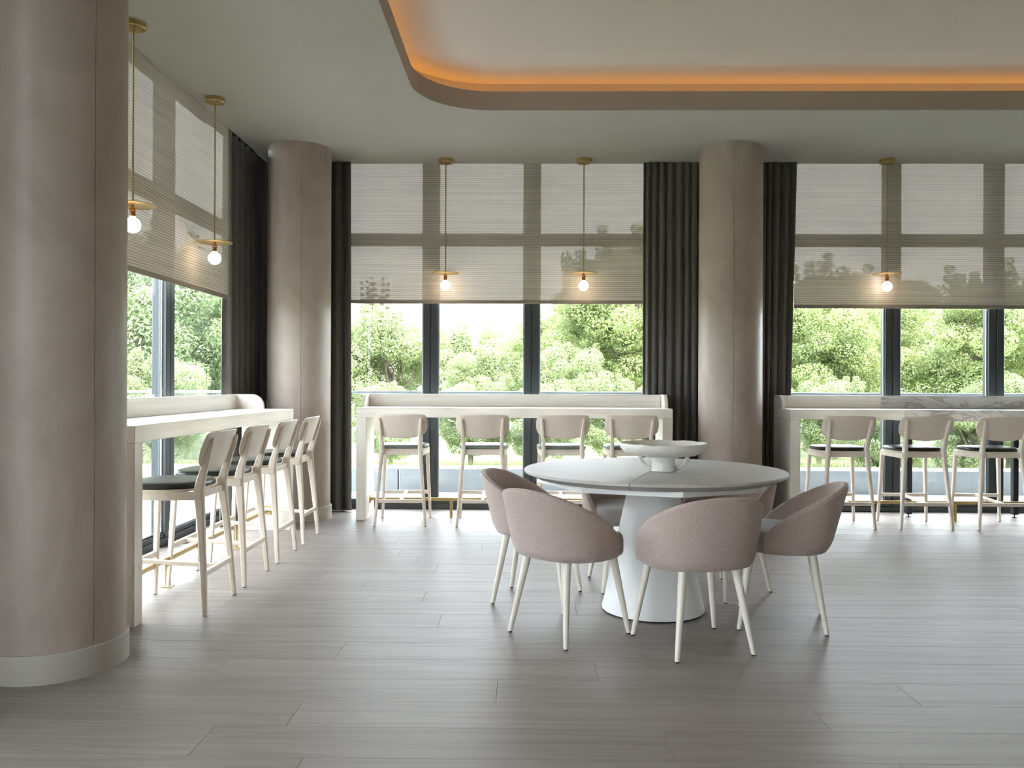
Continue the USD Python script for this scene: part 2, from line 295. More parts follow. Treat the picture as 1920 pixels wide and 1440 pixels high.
window('window_1', 3.90, 7.78, [6.115, 5.147], 'y', XL, -1)
window('window_4', YN, 2.00, [1.00, 0.03, -0.94, -1.91, -2.88, -3.85], 'y', XL, -1)
window('window_2', -2.16, 1.36, [-0.898, 0.070], 'x', YB, 1)
window('window_3', 2.26, 6.40, [3.497, 4.469, 5.437], 'x', YB, 1)

# terrace, parapet, meadow
YP = 9.10; XP = -4.10
tag(obj('terrace_deck', cat_(box(XP - 0.35, 12.5, YB + 0.12, YP, -0.12, 0.0, 0), box(XP - 0.35, XL - 0.12, YN, YB + 0.12, -0.12, 0, 0)), M['deck'], smooth=False), kind='structure')
par = thing('parapet', 'pale grey concrete parapet running along the terrace edge outside', 'parapet', kind='structure')
for i, (a, b) in enumerate(((XP - 0.35, -1.4), (-1.39, 0.99), (1.0, 3.12), (3.13, 5.6), (5.61, 12.5))):
    obj('concrete_block', box(a, b, YP, YP + 0.35, -0.5, 0.262, 0.008), M['parapet'], par, False)
for a, b in ((YN, -1.0), (-0.99, 3.0), (3.01, 6.0), (6.01, YP - 0.01)):
    obj('concrete_block', box(XP - 0.35, XP, a, b, -0.5, 0.262, 0.008), M['parapet'], par, False)
gr = thing('glass_railing', 'glass railing with a slim grey steel handrail above the terrace parapet', 'railing')
YG, XG = YP + 0.12, XP - 0.12
obj('handrail', cat_(box(XG - 0.025, 12.5, YG - 0.025, YG + 0.025, 1.085, 1.118, 0.006), box(XG - 0.025, XG + 0.025, YN, YG - 0.03, 1.085, 1.118, 0.006)), M['rail'], gr, 30)
for k in range(10):
    a = XG + 0.05 + k * 1.64
    obj('glass_panel', ([(a, YG, 0.262), (a + 1.62, YG, 0.262), (a + 1.62, YG, 1.085), (a, YG, 1.085)], [(0, 1, 2, 3)]), M['rail_glass'], gr, False)
for k in range(8):
    b = YG - 0.05 - k * 1.64
    obj('glass_panel', ([(XG, b - 1.62, 0.262), (XG, b, 0.262), (XG, b, 1.085), (XG, b - 1.62, 1.085)], [(0, 1, 2, 3)]), M['rail_glass'], gr, False)
def ground_z(x, y):
    dist = np.maximum(np.maximum(y - 9.5, -4.5 - x), 0)
    return -0.48 + 0.012 * dist + 0.10 * (meshkit.noise(np.stack([x * 0.25, y * 0.25, 0 * x], -1), 3) - 0.5)
gx = np.concatenate([np.linspace(-75, -20, 12), np.linspace(-18, 30, 49), np.linspace(35, 80, 10)]); gy = np.concatenate([np.linspace(-45, 8, 20), np.linspace(9.47, 40, 40), np.linspace(45, 95, 11)])
X, Y = np.meshgrid(gx, gy, indexing='ij')
Zg = ground_z(X, Y); Zg[(X > -4.6) & (Y < 9.46) & (Y > -7)] = -0.62
tag(obj('meadow_ground', trimesh.Trimesh(np.stack([X, Y, Zg], -1).reshape(-1, 3), grid_faces(len(gx), len(gy)), process=False), M['soil'], smooth=True), kind='structure')
nr = np.random.default_rng(11)
def blades(n, x0, x1, y0, y1, h0, h1, w):
    p = np.stack([nr.uniform(x0, x1, n), nr.uniform(y0, y1, n)], -1); z = ground_z(p[:, 0], p[:, 1]); h = nr.uniform(h0, h1, n) * (0.5 + meshkit.noise(np.concatenate([p * 0.8, np.zeros((n, 1))], 1), 9)); t = nr.uniform(0, 2 * PI, n)
    lean = nr.normal(0, 0.25, (n, 2)) * h[:, None]; s = np.stack([np.cos(t), np.sin(t)], -1) * w
    b = np.concatenate([p, z[:, None]], 1); v = np.zeros((n, 3, 3))
    v[:, 0] = b; v[:, 0, :2] -= s; v[:, 1] = b; v[:, 1, :2] += s; v[:, 2] = b; v[:, 2, :2] += lean; v[:, 2, 2] += h
    return v.reshape(-1, 3), np.arange(3 * n).reshape(-1, 3)
g1 = blades(30000, -9, 14, 9.6, 14.6, 0.15, 0.34, 0.010); g2 = blades(10000, -11, -4.6, 5, 12, 0.25, 0.55, 0.010)
tag(obj('meadow_grass', (np.vstack([g1[0], g2[0]]), np.vstack([g1[1], g2[1] + len(g1[0])])), M['grass'], smooth=False), 'tall sunlit meadow grass beyond the terrace parapet', 'grass', kind='stuff')

# ---------------------------------------------------------------- columns
def column(loc, seam, label):
    t = thing('column', label, 'column', loc)
    for k, (a0, a1) in enumerate(((seam, seam + 180), (seam + 180, seam + 360))):
        a = np.radians(np.linspace(a0 + 0.22, a1 - 0.22, 49)); r = 0.275
        sec = np.concatenate([np.stack([r * np.cos(a), r * np.sin(a)], -1), np.stack([(r - 0.02) * np.cos(a[::-1]), (r - 0.02) * np.sin(a[::-1])], -1)])
        obj('shell_panel', loft([np.concatenate([sec, np.full((len(sec), 1), z)], 1) for z in (0.10, H + 0.001)], caps=False), M['plaster'], t, 40)
    obj('core', lathe([(0.262, 0.02), (0.262, H)], 48), M['plaster'], t, 40)
    obj('skirting', lathe([(0.27, 0.0), (0.289, 0.0), (0.289, 0.112), (0.286, 0.116), (0.27, 0.118)], 64), M['skirting'], t, 40)
    return t
column((-2.005, 3.49, 0), 330, 'large round plaster column at the left edge, close to the viewer')
column((-2.005, 7.285, 0), 288, 'round plaster column in the corner behind the left bar')
column((1.822, 7.30, 0), 262, 'round plaster column between the two back windows')

# ---------------------------------------------------------------- curtains
def curtain(label, p0, p1, folds, amp, seed, bulge=0.0):
    r = np.random.default_rng(seed); n = folds * 16 + 1
    p0, p1 = np.array(p0, float), np.array(p1, float); L = np.linalg.norm(p1 - p0); d = (p1 - p0) / L; nr_ = np.array([-d[1], d[0]])
    s = np.linspace(0, 1, n); ph = s * folds * 2 * PI + np.cumsum(r.normal(0, 0.15, n)) + 1.1 * np.sin(s * 9 + seed); am = amp * (0.7 + 0.5 * meshkit.noise(np.stack([s * folds, 0 * s, 0 * s + seed], -1), seed))
    rows = []
    for z in np.linspace(0.012, H - 0.004, 14):
        f = 1 - z / H; a = am * (0.75 + 0.45 * f); w = ph + 0.25 * np.sin(2.2 * f + seed)
        q = p0 + np.outer(s * L, d) + np.outer(np.sin(w) * a, nr_) + np.outer(np.cos(w) * a * 0.25 * np.sin(PI * s), d)
        q += np.outer(bulge * f * s ** 2, d) * L
        tn = np.gradient(q, axis=0); tn /= np.linalg.norm(tn, axis=1, keepdims=True); nn = np.stack([-tn[:, 1], tn[:, 0]], 1)
        ringp = np.concatenate([q + 0.004 * nn, (q - 0.004 * nn)[::-1]]); rows.append(np.concatenate([ringp, np.full((len(ringp), 1), z)], 1))
    t = thing('curtain', label, 'curtain', (0, 0, 0))
    obj('drape', loft(rows), M['curtain'], t, 50)
    pts = [np.append(p0 - d * 0.02, H - 0.008), np.append(p1 + d * 0.02, H - 0.008)]
    return t
curtain('dark drape folded beside the left window, behind the left bar', (-2.455, 7.75), (-2.455, 6.70), 8, 0.034, 3)
curtain('narrow dark drape just right of the corner column', (-2.30, 7.72), (-1.635, 7.70), 5, 0.032, 4, 0.03)
curtain('wide dark drape left of the column between the back windows', (1.112, 7.71), (1.75, 7.71), 9, 0.030, 6)
curtain('dark drape just right of the column between the back windows', (1.95, 7.71), (2.53, 7.71), 8, 0.030, 8, -0.13)

# ---------------------------------------------------------------- blinds
def blind(label, a0, a1, zb, along):
    t = thing('roller_blind', label, 'blind')
    def bb(s0, s1, d0, d1, z0, z1, c): return box(s0, s1, YBL + d0, YBL + d1, z0, z1, c) if along == 'x' else box(XBL + d0, XBL + d1, s0, s1, z0, z1, c)
    s = np.linspace(a0, a1, 2); v = []
    for z in (zb + 0.02, H + 0.03):
        for q in s: v.append((q, YBL, z) if along == 'x' else (XBL, q, z))
    f = [(0, 1, 3), (0, 3, 2)]
    obj('fabric', trimesh.Trimesh(v, f, process=False), M['blind'], t, False)
    obj('hem_bar', bb(a0, a1, -0.006, 0.006, zb, zb + 0.032, 0.004), M['hem'], t, 30)
    q = tube([(a0, YBL + 0.02, H + 0.06), (a1, YBL + 0.02, H + 0.06)] if along == 'x' else [(XBL - 0.02, a0, H + 0.06), (XBL - 0.02, a1, H + 0.06)], 0.024, 16)
    obj('roller_tube', q, M['frame'], t, 40)
blind('woven taupe roller blind half down over the left wall window', 4.66, 6.705, 1.885, 'y')
blind('woven taupe roller blind over the near part of the left wall window', 4.00, 4.65, 1.885, 'y')
blind('woven taupe roller blind over the left wall window behind the viewer', -4.9, 1.95, 1.885, 'y')
blind('woven taupe roller blind half down over the centre back window', -1.665, 1.122, 1.958, 'x')
blind('woven taupe roller blind half down over the right back window', 2.535, 6.35, 1.922, 'x')

# ---------------------------------------------------------------- pendants
def pendant(label, loc, first=[]):
    if first: return dup(first[0], label, loc)
    t = thing('pendant_lamp', label, 'pendant lamp', loc, group='brass pendants over the bars')
    can = obj('canopy', lathe([(0.0, -0.034), (0.066, -0.034), (0.070, -0.030), (0.070, 0.0)], 40), M['brass'], t, 40)
    obj('screw', cat_(*[shift(lathe([(0.005, -0.0355), (0.005, -0.033)], 8), 0.05 * math.cos(a), 0.05 * math.sin(a)) for a in (0.6, 2.2, 3.75, 5.3)]), M['screw'], can, 40)
    obj('rod', lathe([(0.014, -0.050), (0.010, -0.046), (0.0055, -0.044), (0.0055, -1.052)], 14), M['brass'], t, 40)
    obj('disc', lathe([(0.006, -1.052), (0.030, -1.052), (0.126, -1.052), (0.127, -1.054), (0.126, -1.056), (0.030, -1.056), (0.006, -1.056)], 56), M['brass'], t, 30)
    obj('socket', lathe([(0.007, -1.054), (0.007, -1.066), (0.011, -1.070), (0.016, -1.078), (0.0165, -1.086), (0.014, -1.088), (0.0155, -1.090), (0.0155, -1.115), (0.0165, -1.118), (0.015, -1.122)], 20), M['copper'], t, 40)
    prof = [(0.0165, -1.120), (0.0175, -1.128)] + [(0.047 * math.sin(a), -1.166 - 0.047 * -math.cos(a)) for a in np.linspace(0.40, PI - 0.02, 16)]
    prof = [(0.0165, -1.120), (0.0175, -1.126)] + [(0.046 * math.sin(a), -1.170 + 0.046 * math.cos(a)) for a in np.linspace(0.42, PI - 0.02, 16)]
    obj('bulb', lathe(prof, 28), M['bulb'], t, 60)
    first.append(t); return t
pendant('brass disc pendant half hidden by the big left column', (-2.268, 4.716, H))
pendant('brass disc pendant over the far end of the left bar', (-2.268, 5.973, H))
pendant('brass disc pendant over the left half of the centre bar', (-0.735, 7.607, H))
pendant('brass disc pendant over the right half of the centre bar', (0.545, 7.607, H))
pendant('brass disc pendant over the right bar', (3.337, 7.615, H))

# ---------------------------------------------------------------- bars (local: x along, front at y = 0, back at +y)
def endcap(x0, x1, y0, y1, z0, z1, r):
    a = np.linspace(0, PI / 2, 12)
    pts = [(y1, z0), (y1, z1)] + [(y0 + r - r * math.sin(t), z1 - r + r * math.cos(t)) for t in a] + [(y0, z0)]
    m = trimesh.creation.extrude_polygon(sg.Polygon(pts), x1 - x0, engine='earcut')
    v = m.vertices.copy(); m.vertices = np.stack([v[:, 2] + x0, v[:, 0], v[:, 1]], -1); m.fix_normals(); return m
BL, BD, BT, BH = 2.765, 0.49, 0.085, 0.988
def rail(t, x0, x1, posts, y, z):
    fr = obj('foot_rail', box(x0, x1, y - 0.014, y + 0.014, z - 0.014, z + 0.014, 0.003), M['brass'], t, 30, label='brass foot rail')
    obj('flange', cat_(*[box(x - 0.003, x + 0.003, y - 0.035, y + 0.035, z - 0.035, z + 0.035, 0.002) for x in (x0, x1)]), M['brass'], fr, 30)
    for x in posts:
        obj('rail_post', cat_(box(x - 0.013, x + 0.013, y - 0.013, y + 0.013, 0, z - 0.014, 0.002), box(x - 0.028, x + 0.028, y - 0.028, y + 0.028, 0, 0.004, 0.001)), M['brass'], fr, 30)
def make_bar(label, loc, rotz):
    t = thing('bar_counter', label, 'bar counter', loc, rotz, group='pale wood window bars')
    obj('worktop', box(0, BL, 0, BD, BH - BT, BH, 0.003), M['bar'], t, 30)
    for x in (0, BL - 0.088): obj('leg_panel', box(x, x + 0.088, 0, 0.40, 0, BH - BT - 0.001, 0.003), M['leg_wood'], t, 30)
    obj('backsplash', box(0.03, BL - 0.03, BD - 0.028, BD, BH, BH + 0.118, 0.003), M['bar'], t, 30)
    for x in (0, BL - 0.03): obj('side_panel', endcap(x, x + 0.03, BD - 0.25, BD, BH, BH + 0.120, 0.105), M['bar'], t, 30)
    rail(t, 0.09, BL - 0.09, (0.82, BL - 0.82), 0.19, 0.165)
    return t
bar1 = make_bar('pale wood bar counter along the left wall window', (-1.902, 3.985, 0), 90)
dup(bar1, 'pale wood bar counter under the centre back window', (-1.470, 7.172, 0))
t = thing('bar_counter', 'long bar counter at the right, part pale wood and part veined marble', 'bar counter', (2.315, 7.165, 0))
XM = 0.985
obj('worktop', box(0, XM, 0, BD, BH - BT, BH, 0.003), M['bar'], t, 30)
obj('marble_worktop', box(XM + 0.001, 3.9, 0, BD, BH - BT - 0.012, BH, 0.003), M['marble'], t, 30, label='veined marble slab of the worktop')
obj('leg_panel', box(0, 0.085, 0, BD, 0, BH - BT - 0.001, 0.003), M['leg_wood'], t, 30)
obj('backsplash', box(0.03, XM - 0.012, BD - 0.028, BD, BH, BH + 0.118, 0.003), M['bar'], t, 30)
obj('marble_backsplash', box(XM - 0.011, 3.9, BD - 0.028, BD, BH, BH + 0.119, 0.003), M['marble'], t, 30, label='veined marble backsplash')
obj('side_panel', endcap(0, 0.03, BD - 0.25, BD, BH, BH + 0.120, 0.105), M['bar'], t, 30)
for x in (1.195, 2.155):
    lg = obj('steel_leg', box(x - 0.024, x + 0.024, 0.36, 0.408, 0.03, BH - BT - 0.013, 0.003), M['steel'], t, 30, label='black steel leg')
    obj('levelling_foot', shift(lathe([(0.022, 0.0), (0.022, 0.006), (0.006, 0.010), (0.006, 0.032)], 16), x, 0.384), M['steel'], lg, 40)
rail(t, 0.088, 3.8, (1.50, 2.9), 0.165, 0.165)

# ---------------------------------------------------------------- bar stools (local: sitter looks to +y)
def leg_loft(pts):
    """pts: (x, y, z, hx, hy) -> lofted rounded-rectangle leg."""
    return loft([np.concatenate([rr_ring(hx, hy, min(hx, hy) * 0.55, 3) + (x, y), np.full((16, 1), z)], 1) for x, y, z, hx, hy in pts])
def bez(ts, tab):
    tab = np.array(tab, float); return np.stack([np.interp(ts, tab[:, 0], tab[:, k]) for k in range(1, tab.shape[1])], -1)
def outline(front, rear, y0, y1, n=56, p=3.2):
    a = np.arange(n) * 2 * PI / n
    x = np.sign(np.cos(a)) * np.abs(np.cos(a)) ** (2 / p); y = np.sign(np.sin(a)) * np.abs(np.sin(a)) ** (2 / p)
    yy = (y0 + y1) / 2 + y * (y1 - y0) / 2; hw = rear + (front - rear) * (y + 1) / 2
    return np.stack([x * hw, yy], -1)
def stack(o, rows, cy=0.03):
    return loft([np.concatenate([(o - (0, cy)) * s + (0, cy), np.full((len(o), 1), z) + (0 if dz == 0 else dz * ((o[:, 1:] - 0.0) ** 2 * 6))], 1) for s, z, dz in rows])
def make_stool(label, loc, rotz, pad, group):
    t = thing('bar_stool', label, 'bar stool', loc, rotz, group)
    for s in (-1, 1):
        pts = []
        for z, x, y, hx, hy in ((0.004, .213, -.226, .011, .013), (0.2, .197, -.212, .0125, .016), (0.45, .176, -.191, .0145, .020), (0.56, .167, -.180, .016, .0235), (0.62, .162, -.174, .017, .0265), (0.66, .160, -.175, .0165, .0255), (0.72, .162, -.190, .015, .021), (0.80, .167, -.216, .0135, .0165), (0.87, .172, -.2385, .0115, .0125), (0.902, .174, -.2485, .0095, .0095), (0.911, .1745, -.2505, .005, .006)):
            pts.append((s * x, y, z, hx, hy))
        lg = obj('rear_leg', leg_loft(pts), M['beech'], t, 50)
        obj('glide', shift(lathe([(0.007, 0.0), (0.008, 0.004)], 12), s * .213, -.226), M['glide'], lg, 40)
        lg = obj('front_leg', leg_loft([(s * .214, .226, 0.004, .011, .011), (s * .200, .212, 0.3, .0135, .0145), (s * .187, .198, 0.59, .0165, .018), (s * .186, .197, 0.632, .0165, .018)]), M['beech'], t, 50)
        obj('glide', shift(lathe([(0.007, 0.0), (0.008, 0.004)], 12), s * .214, .226), M['glide'], lg, 40)
        v = box(-0.011, 0.011, -0.19, 0.20, 0.590, 0.634, 0.002); sh = v.vertices.copy(); sh[:, 0] += s * (0.174 + 0.022 * (sh[:, 1] + 0.19) / 0.39); v.vertices = sh
        obj('seat_rail', v, M['beech'], t, 30)
    obj('seat_rail', box(-0.150, 0.150, -0.185, -0.163, 0.598, 0.634, 0.002), M['beech'], t, 30)
    obj('seat_rail', box(-0.178, 0.178, 0.190, 0.212, 0.594, 0.634, 0.002), M['beech'], t, 30)
    obj('stretcher', box(-0.196, 0.196, -0.223, -0.201, 0.196, 0.226, 0.003), M['beech'], t, 30)
    obj('stretcher', box(-0.202, 0.202, 0.206, 0.228, 0.220, 0.250, 0.003), M['beech'], t, 30)
    v = box(-0.013, 0.013, -0.206, 0.212, -0.011, 0.011, 0.003); q = v.vertices.copy(); q[:, 2] += np.interp(q[:, 1], [-0.206, 0.212], [0.213, 0.236]); v.vertices = q
    obj('stretcher', v, M['beech'], t, 30)
    o = outline(0.226, 0.196, -0.168, 0.232)
    obj('seat_board', stack(o, [(0.985, 0.634, 0), (1.0, 0.638, 0), (1.0, 0.646, 0), (0.99, 0.648, 0)]), M['beech'], t, 40)
    obj('seat_pad', stack(o, [(0.985, 0.648, 0), (1.0, 0.654, 0), (1.003, 0.663, 0), (0.985, 0.672, 0), (0.94, 0.678, 0), (0.8, 0.681, 0), (0.5, 0.681, 0), (0.1, 0.680, 0)]), pad, t, 60)
    # backrest: curved shell
    T = np.linspace(0, 1, 25); S = np.linspace(-1, 1, 33)
    wt = np.interp(T, [0, .03, .08, .15, .3, .5, .7, .85, .93, .97, .99, 1.0], [.184, .200, .2105, .2175, .2245, .2258, .2225, .217, .2125, .2075, .203, .193])
    fr, bk = [], []
    for i, tt in enumerate(T):
        x = S * wt[i]; zb = 0.738 + 0.036 * np.abs(x / 0.20) ** 2.2; zt = 0.946 - 0.004 * S ** 2
        z = zb + (zt - zb) * tt; y = -0.2005 - 0.062 * (z - 0.74) / 0.2 + 0.62 * x ** 2
        e = 0.0065 * np.minimum(1, np.sqrt(np.clip(np.minimum(np.minimum(tt, 1 - tt) / 0.03, (1 - np.abs(S)) / 0.03), 0.06, 1)))
        nx = -1.24 * x / np.sqrt(1 + (1.24 * x) ** 2); ny = 1 / np.sqrt(1 + (1.24 * x) ** 2)
        fr.append(np.stack([x + e * nx, y + e * ny, z], -1)); bk.append(np.stack([x - e * nx, y - e * ny, z], -1))
    fr, bk = np.array(fr), np.array(bk); n, m_ = fr.shape[:2]
    def rim(a): return np.concatenate([a[0, :-1], a[:-1, -1], a[-1, :0:-1], a[:0:-1, 0]])
    F = grid_faces(n, m_); va, vb = rim(fr), rim(bk); k = len(va); off = 2 * n * m_; j = np.arange(k); jn = (j + 1) % k
    side = np.vstack([np.stack([off + j, off + jn, off + k + jn], -1), np.stack([off + j, off + k + jn, off + k + j], -1)])
    bm = trimesh.Trimesh(np.vstack([fr.reshape(-1, 3), bk.reshape(-1, 3), va, vb]), np.vstack([F[:, ::-1], F + n * m_, side]), process=True); bm.merge_vertices(); trimesh.repair.fix_normals(bm)
    obj('backrest', bm, M['ply'], t, 50)
    return t
SL = 'pale beech stools at the left wall bar'; SC = 'pale beech stools at the centre bar'; SR = 'pale beech stools at the right bar'
s1 = make_stool('bar stool with black leather seat, nearest at the left wall bar', (-1.863, 4.4135, 0), 90, M['leather'], SL)
for y, l in ((5.0125, 'bar stool with black leather seat, second nearest at the left wall bar'), (5.6545, 'bar stool with black leather seat, third nearest at the left wall bar'), (6.2935, 'bar stool with black leather seat, farthest at the left wall bar, by the corner column')):
    dup(s1, l, (-1.863, y, 0), 90)
s2 = make_stool('bar stool with sage leather seat, leftmost at the centre bar', (-1.043, 7.105, 0), 1.2, M['grey_leather'], SC)
for x, rz, l in ((-0.351, 0.6, 'bar stool with sage leather seat, second from left at the centre bar'), (0.326, 0, 'bar stool with sage leather seat, third from left at the centre bar'), (0.905, -1.0, 'bar stool with sage leather seat, rightmost at the centre bar, behind the clay bowl')):
    dup(s2, l, (x, 7.105, 0), rz)
for x, l in ((2.710, 'bar stool with black leather seat, leftmost at the right bar'), (3.349, 'bar stool with black leather seat, middle one at the right bar'), (3.992, 'bar stool with black leather seat, at the right bar, cut by the picture edge')):
    dup(s1, l, (x, 7.100, 0), 0, group=SR)

# ---------------------------------------------------------------- round table and bowl
TC = (0.692, 4.405)
t = thing('dining_table', 'round white dining table on a cone pedestal', 'table', (*TC, 0))
R0 = 0.690
for k, a0 in enumerate((-107.8, 12.2, 132.2)):
    a = np.radians(np.linspace(a0, a0 + 120, 61)); g = 0.0009
    c = np.radians(a0 + 60); cx, cy = 2 * g * math.cos(c), 2 * g * math.sin(c)
    rows = []
    for r, z in ((R0 - 0.060, 0.7075), (R0 - 0.004, 0.7310), (R0, 0.7345), (R0, 0.7450), (R0 - 0.003, 0.7480)):
        arc = np.stack([cx + (r - 2 * g) * np.cos(a), cy + (r - 2 * g) * np.sin(a)], -1)
        rows.append(np.concatenate([np.vstack([[cx, cy], arc]), np.full((62, 1), z)], 1))
    ang = math.degrees(c)
    m = loft(rows, caps=False); top = rows[-1]; bot = rows[0]; j = np.arange(1, 61)
    v = np.vstack([m.vertices, top, bot]); o1 = len(m.vertices); o2 = o1 + 62
    f = np.vstack([m.faces, np.stack([np.full(60, o1), o1 + j, o1 + j + 1], -1), np.stack([np.full(60, o2), o2 + j + 1, o2 + j], -1)])
    m = trimesh.Trimesh(v, f, process=False)
    obj('top_leaf', m, M['tabletop'], t, 25)
oc = sg.Polygon([(0.625 * math.cos(math.radians(-86.5 + 45 * k)), 0.625 * math.sin(math.radians(-86.5 + 45 * k))) for k in range(8)])
obj('under_frame', extrude(oc, 0.680, 0.707), M['rim'], t, 20, label='octagonal frame under the top')
obj('pedestal', lathe([(0.262, 0.0), (0.262, 0.006), (0.271, 0.008), (0.271, 0.014), (0.262, 0.05), (0.20, 0.345), (0.128, 0.680)], 72), M['pedestal'], t, 40)
obj('base_ring', lathe([(0.264, 0.0), (0.268, 0.001), (0.268, 0.007), (0.264, 0.008)], 72), M['glide'], t, 40)
b = thing('clay_bowl', 'rough white clay bowl with a foot and two loop handles on the round table', 'bowl', (0.728, 4.30, 0.749))
def rough(m, amp, sc, seed):
    m = m.subdivide(); nn = m.vertex_normals; m.vertices = m.vertices + nn * ((meshkit.fbm(m.vertices * sc + 7, 3, seed) - 0.5) * 2 * amp)[:, None]; return m
obj('dish', rough(lathe([(0.001, 0.078), (0.060, 0.077), (0.115, 0.079), (0.165, 0.086), (0.202, 0.101), (0.221, 0.120), (0.2285, 0.137), (0.2290, 0.144), (0.225, 0.148), (0.217, 0.146), (0.196, 0.127), (0.165, 0.108), (0.10, 0.098), (0.001, 0.096)], 64, False), 0.0050, 22, 2), M['clay'], b, 60)
obj('foot', rough(lathe([(0.062, 0.0), (0.0645, 0.004), (0.062, 0.02), (0.060, 0.05), (0.064, 0.082)], 40), 0.002, 30, 3), M['clay'], b, 60)
for s in (-1, 1):
    ph = np.linspace(-0.45 * PI, 0.42 * PI, 18)
    path = [(s * (0.068 + 0.052 * math.cos(p)), 0, 0.048 + 0.036 * math.sin(p)) for p in ph]
    path = [(s * 0.056, 0, 0.012)] + [(s * 0.085, 0, 0.022), (s * 0.105, 0, 0.036), (s * 0.118, 0, 0.054), (s * 0.124, 0, 0.073), (s * 0.126, 0, 0.086)]
    pp = np.array(path); q = np.stack([np.interp(np.linspace(0, 1, 24), np.linspace(0, 1, len(pp)), pp[:, k]) for k in range(3)], -1)
    obj('handle', rough(tube(q, 0.0125, 14), 0.0015, 40, 5 + s), M['clay'], b, 60)

# ---------------------------------------------------------------- upholstered tub chairs (local: sitter looks to +y)
def plan(u, ax, ab, yf, p=2.35):
    """Point of the shell's plan at u in [-1, 1]: straight cheeks in front, a rounded back behind."""
    u = np.asarray(u, float); s = np.sign(u); a = np.abs(u); c = 0.80
    th = np.clip(a / c, 0, 1) * PI / 2
    x = ax * np.abs(np.sin(th)) ** (2 / p); y = -ab * np.abs(np.cos(th)) ** (2 / p)
    k = np.clip((a - c) / (1 - c), 0, 1)
    return np.stack([s * (x - 0.012 * k ** 2), y + yf * k], -1)
def make_chair(label, loc, rotz):
    t = thing('tub_chair', label, 'chair', loc, rotz, group='rose grey tub chairs around the round table')
    # even spacing along the plan
    uu = np.linspace(-1, 1, 801); P = plan(uu, 0.28, 0.26, 0.09); sl = np.concatenate([[0], np.cumsum(np.linalg.norm(np.diff(P, axis=0), axis=1))]); U = np.interp(np.linspace(0, sl[-1], 121), sl, uu)
    pb = plan(U, 0.28, 0.26, 0.09); phi = np.degrees(np.arctan2(np.abs(pb[:, 0]), -pb[:, 1]))
    top = np.interp(phi, [0, 15, 30, 42, 55, 70, 85, 95, 102, 107, 110, 114], [0.720, 0.717, 0.707, 0.691, 0.662, 0.622, 0.576, 0.541, 0.510, 0.482, 0.458, 0.43])
    for _ in range(3): top[1:-1] = (top[:-2] + 2 * top[1:-1] + top[2:]) / 4
    Z0 = 0.384
    def at(z, off):
        f = (z - Z0) / 0.33
        ax = 0.262 + 0.032 * f - off; ab = 0.228 + 0.088 * f - off; return ax, ab
    th = 0.019
    rows = []
    for i, u in enumerate(U):
        zt = top[i]; col = []
        zs = np.linspace(0, 1, 12)
        for k in zs:   # outside, bottom to rim
            z = Z0 + 0.022 * 0 + (zt - th - Z0) * k; ro = 0.0
            if k == 0: ro = 0.016
            elif k < 0.1: ro = 0.005
            ax, ab = at(z, ro); col.append(np.append(plan(u, ax, ab, 0.092), z if k else Z0 + 0.001))
        for a in np.linspace(0.25, PI - 0.25, 6):   # rim
            z = zt - th + th * math.sin(a) * 0.95; ax, ab = at(zt - th, th * (1 - math.cos(a))); col.append(np.append(plan(u, ax, ab, 0.092), z))
        for k in zs[::-1]:   # inside, down
            z = Z0 + (zt - th - Z0) * k; ax, ab = at(z, 2 * th); col.append(np.append(plan(u, ax, ab, 0.092), z))
        rows.append(col)
    rows = np.array(rows)
    # round the front ends forward
    m = loft(rows, caps=True)
    obj('shell', m, M['fabric'], t, 60)
    # welt along the outer rim
    pth = []
    for i, u in enumerate(U):
        ax, ab = at(top[i] - th, 0.006); pth.append(np.append(plan(u, ax, ab, 0.092), top[i] - 0.0065))
    obj('welt', tube(np.array(pth), 0.0028, 6), M['fabric'], t, 60)
    o = outline(0.232, 0.222, -0.205, 0.232, 64, 3.6)
    obj('seat', stack(o, [(0.93, 0.384, 0), (0.985, 0.388, 0), (1.0, 0.40, 0), (1.0, 0.452, 0), (0.99, 0.470, 0), (0.96, 0.481, 0), (0.88, 0.487, 0), (0.5, 0.490, 0), (0.1, 0.490, 0)], 0.01), M['seat_fabric'], t, 60, label='padded seat in a greyer weave')
    for sx, y0, y1 in ((0.186, -0.200, -0.135), (0.216, 0.205, 0.150)):
        for s in (-1, 1):
            x0, x1 = s * sx, s * (sx - 0.058); a = np.arange(18) * 2 * PI / 18
            lg = obj('leg', loft([np.stack([x0 + (x1 - x0) * k + r * np.cos(a), y0 + (y1 - y0) * k + r * np.sin(a), np.full(18, 0.006 + 0.384 * k)], -1) for k, r in ((0, 0.0105), (0.01, 0.0115), (0.5, 0.0160), (1, 0.0205))]), M['chair_leg'], t, 50)
            obj('glide', shift(lathe([(0.009, 0.0), (0.0095, 0.007)], 14), x0, y0), M['glide'], lg, 40)
    return t
c1 = make_chair('tub chair at the round table with its back to us, left of the two nearest', (0.2095, 3.979, 0), 43.4 - 90)
dup(c1, 'tub chair at the round table with its back to us, right of the two nearest', (0.7885, 3.798, 0), 106.1 - 90)
dup(c1, 'tub chair on the right of the round table, seen from its side', (1.310, 4.187, 0), 164.6 - 90)
dup(c1, 'tub chair behind the round table on the right, mostly hidden by the table top', (1.161, 4.823, 0), 213.9 - 90)
dup(c1, 'tub chair on the left of the round table, its inner back showing', (0.075, 4.607, 0), -15.2 - 90)
dup(c1, 'tub chair behind the round table, its seat seen below the top left of the pedestal', (0.630, 4.955, 0), 281 - 90)

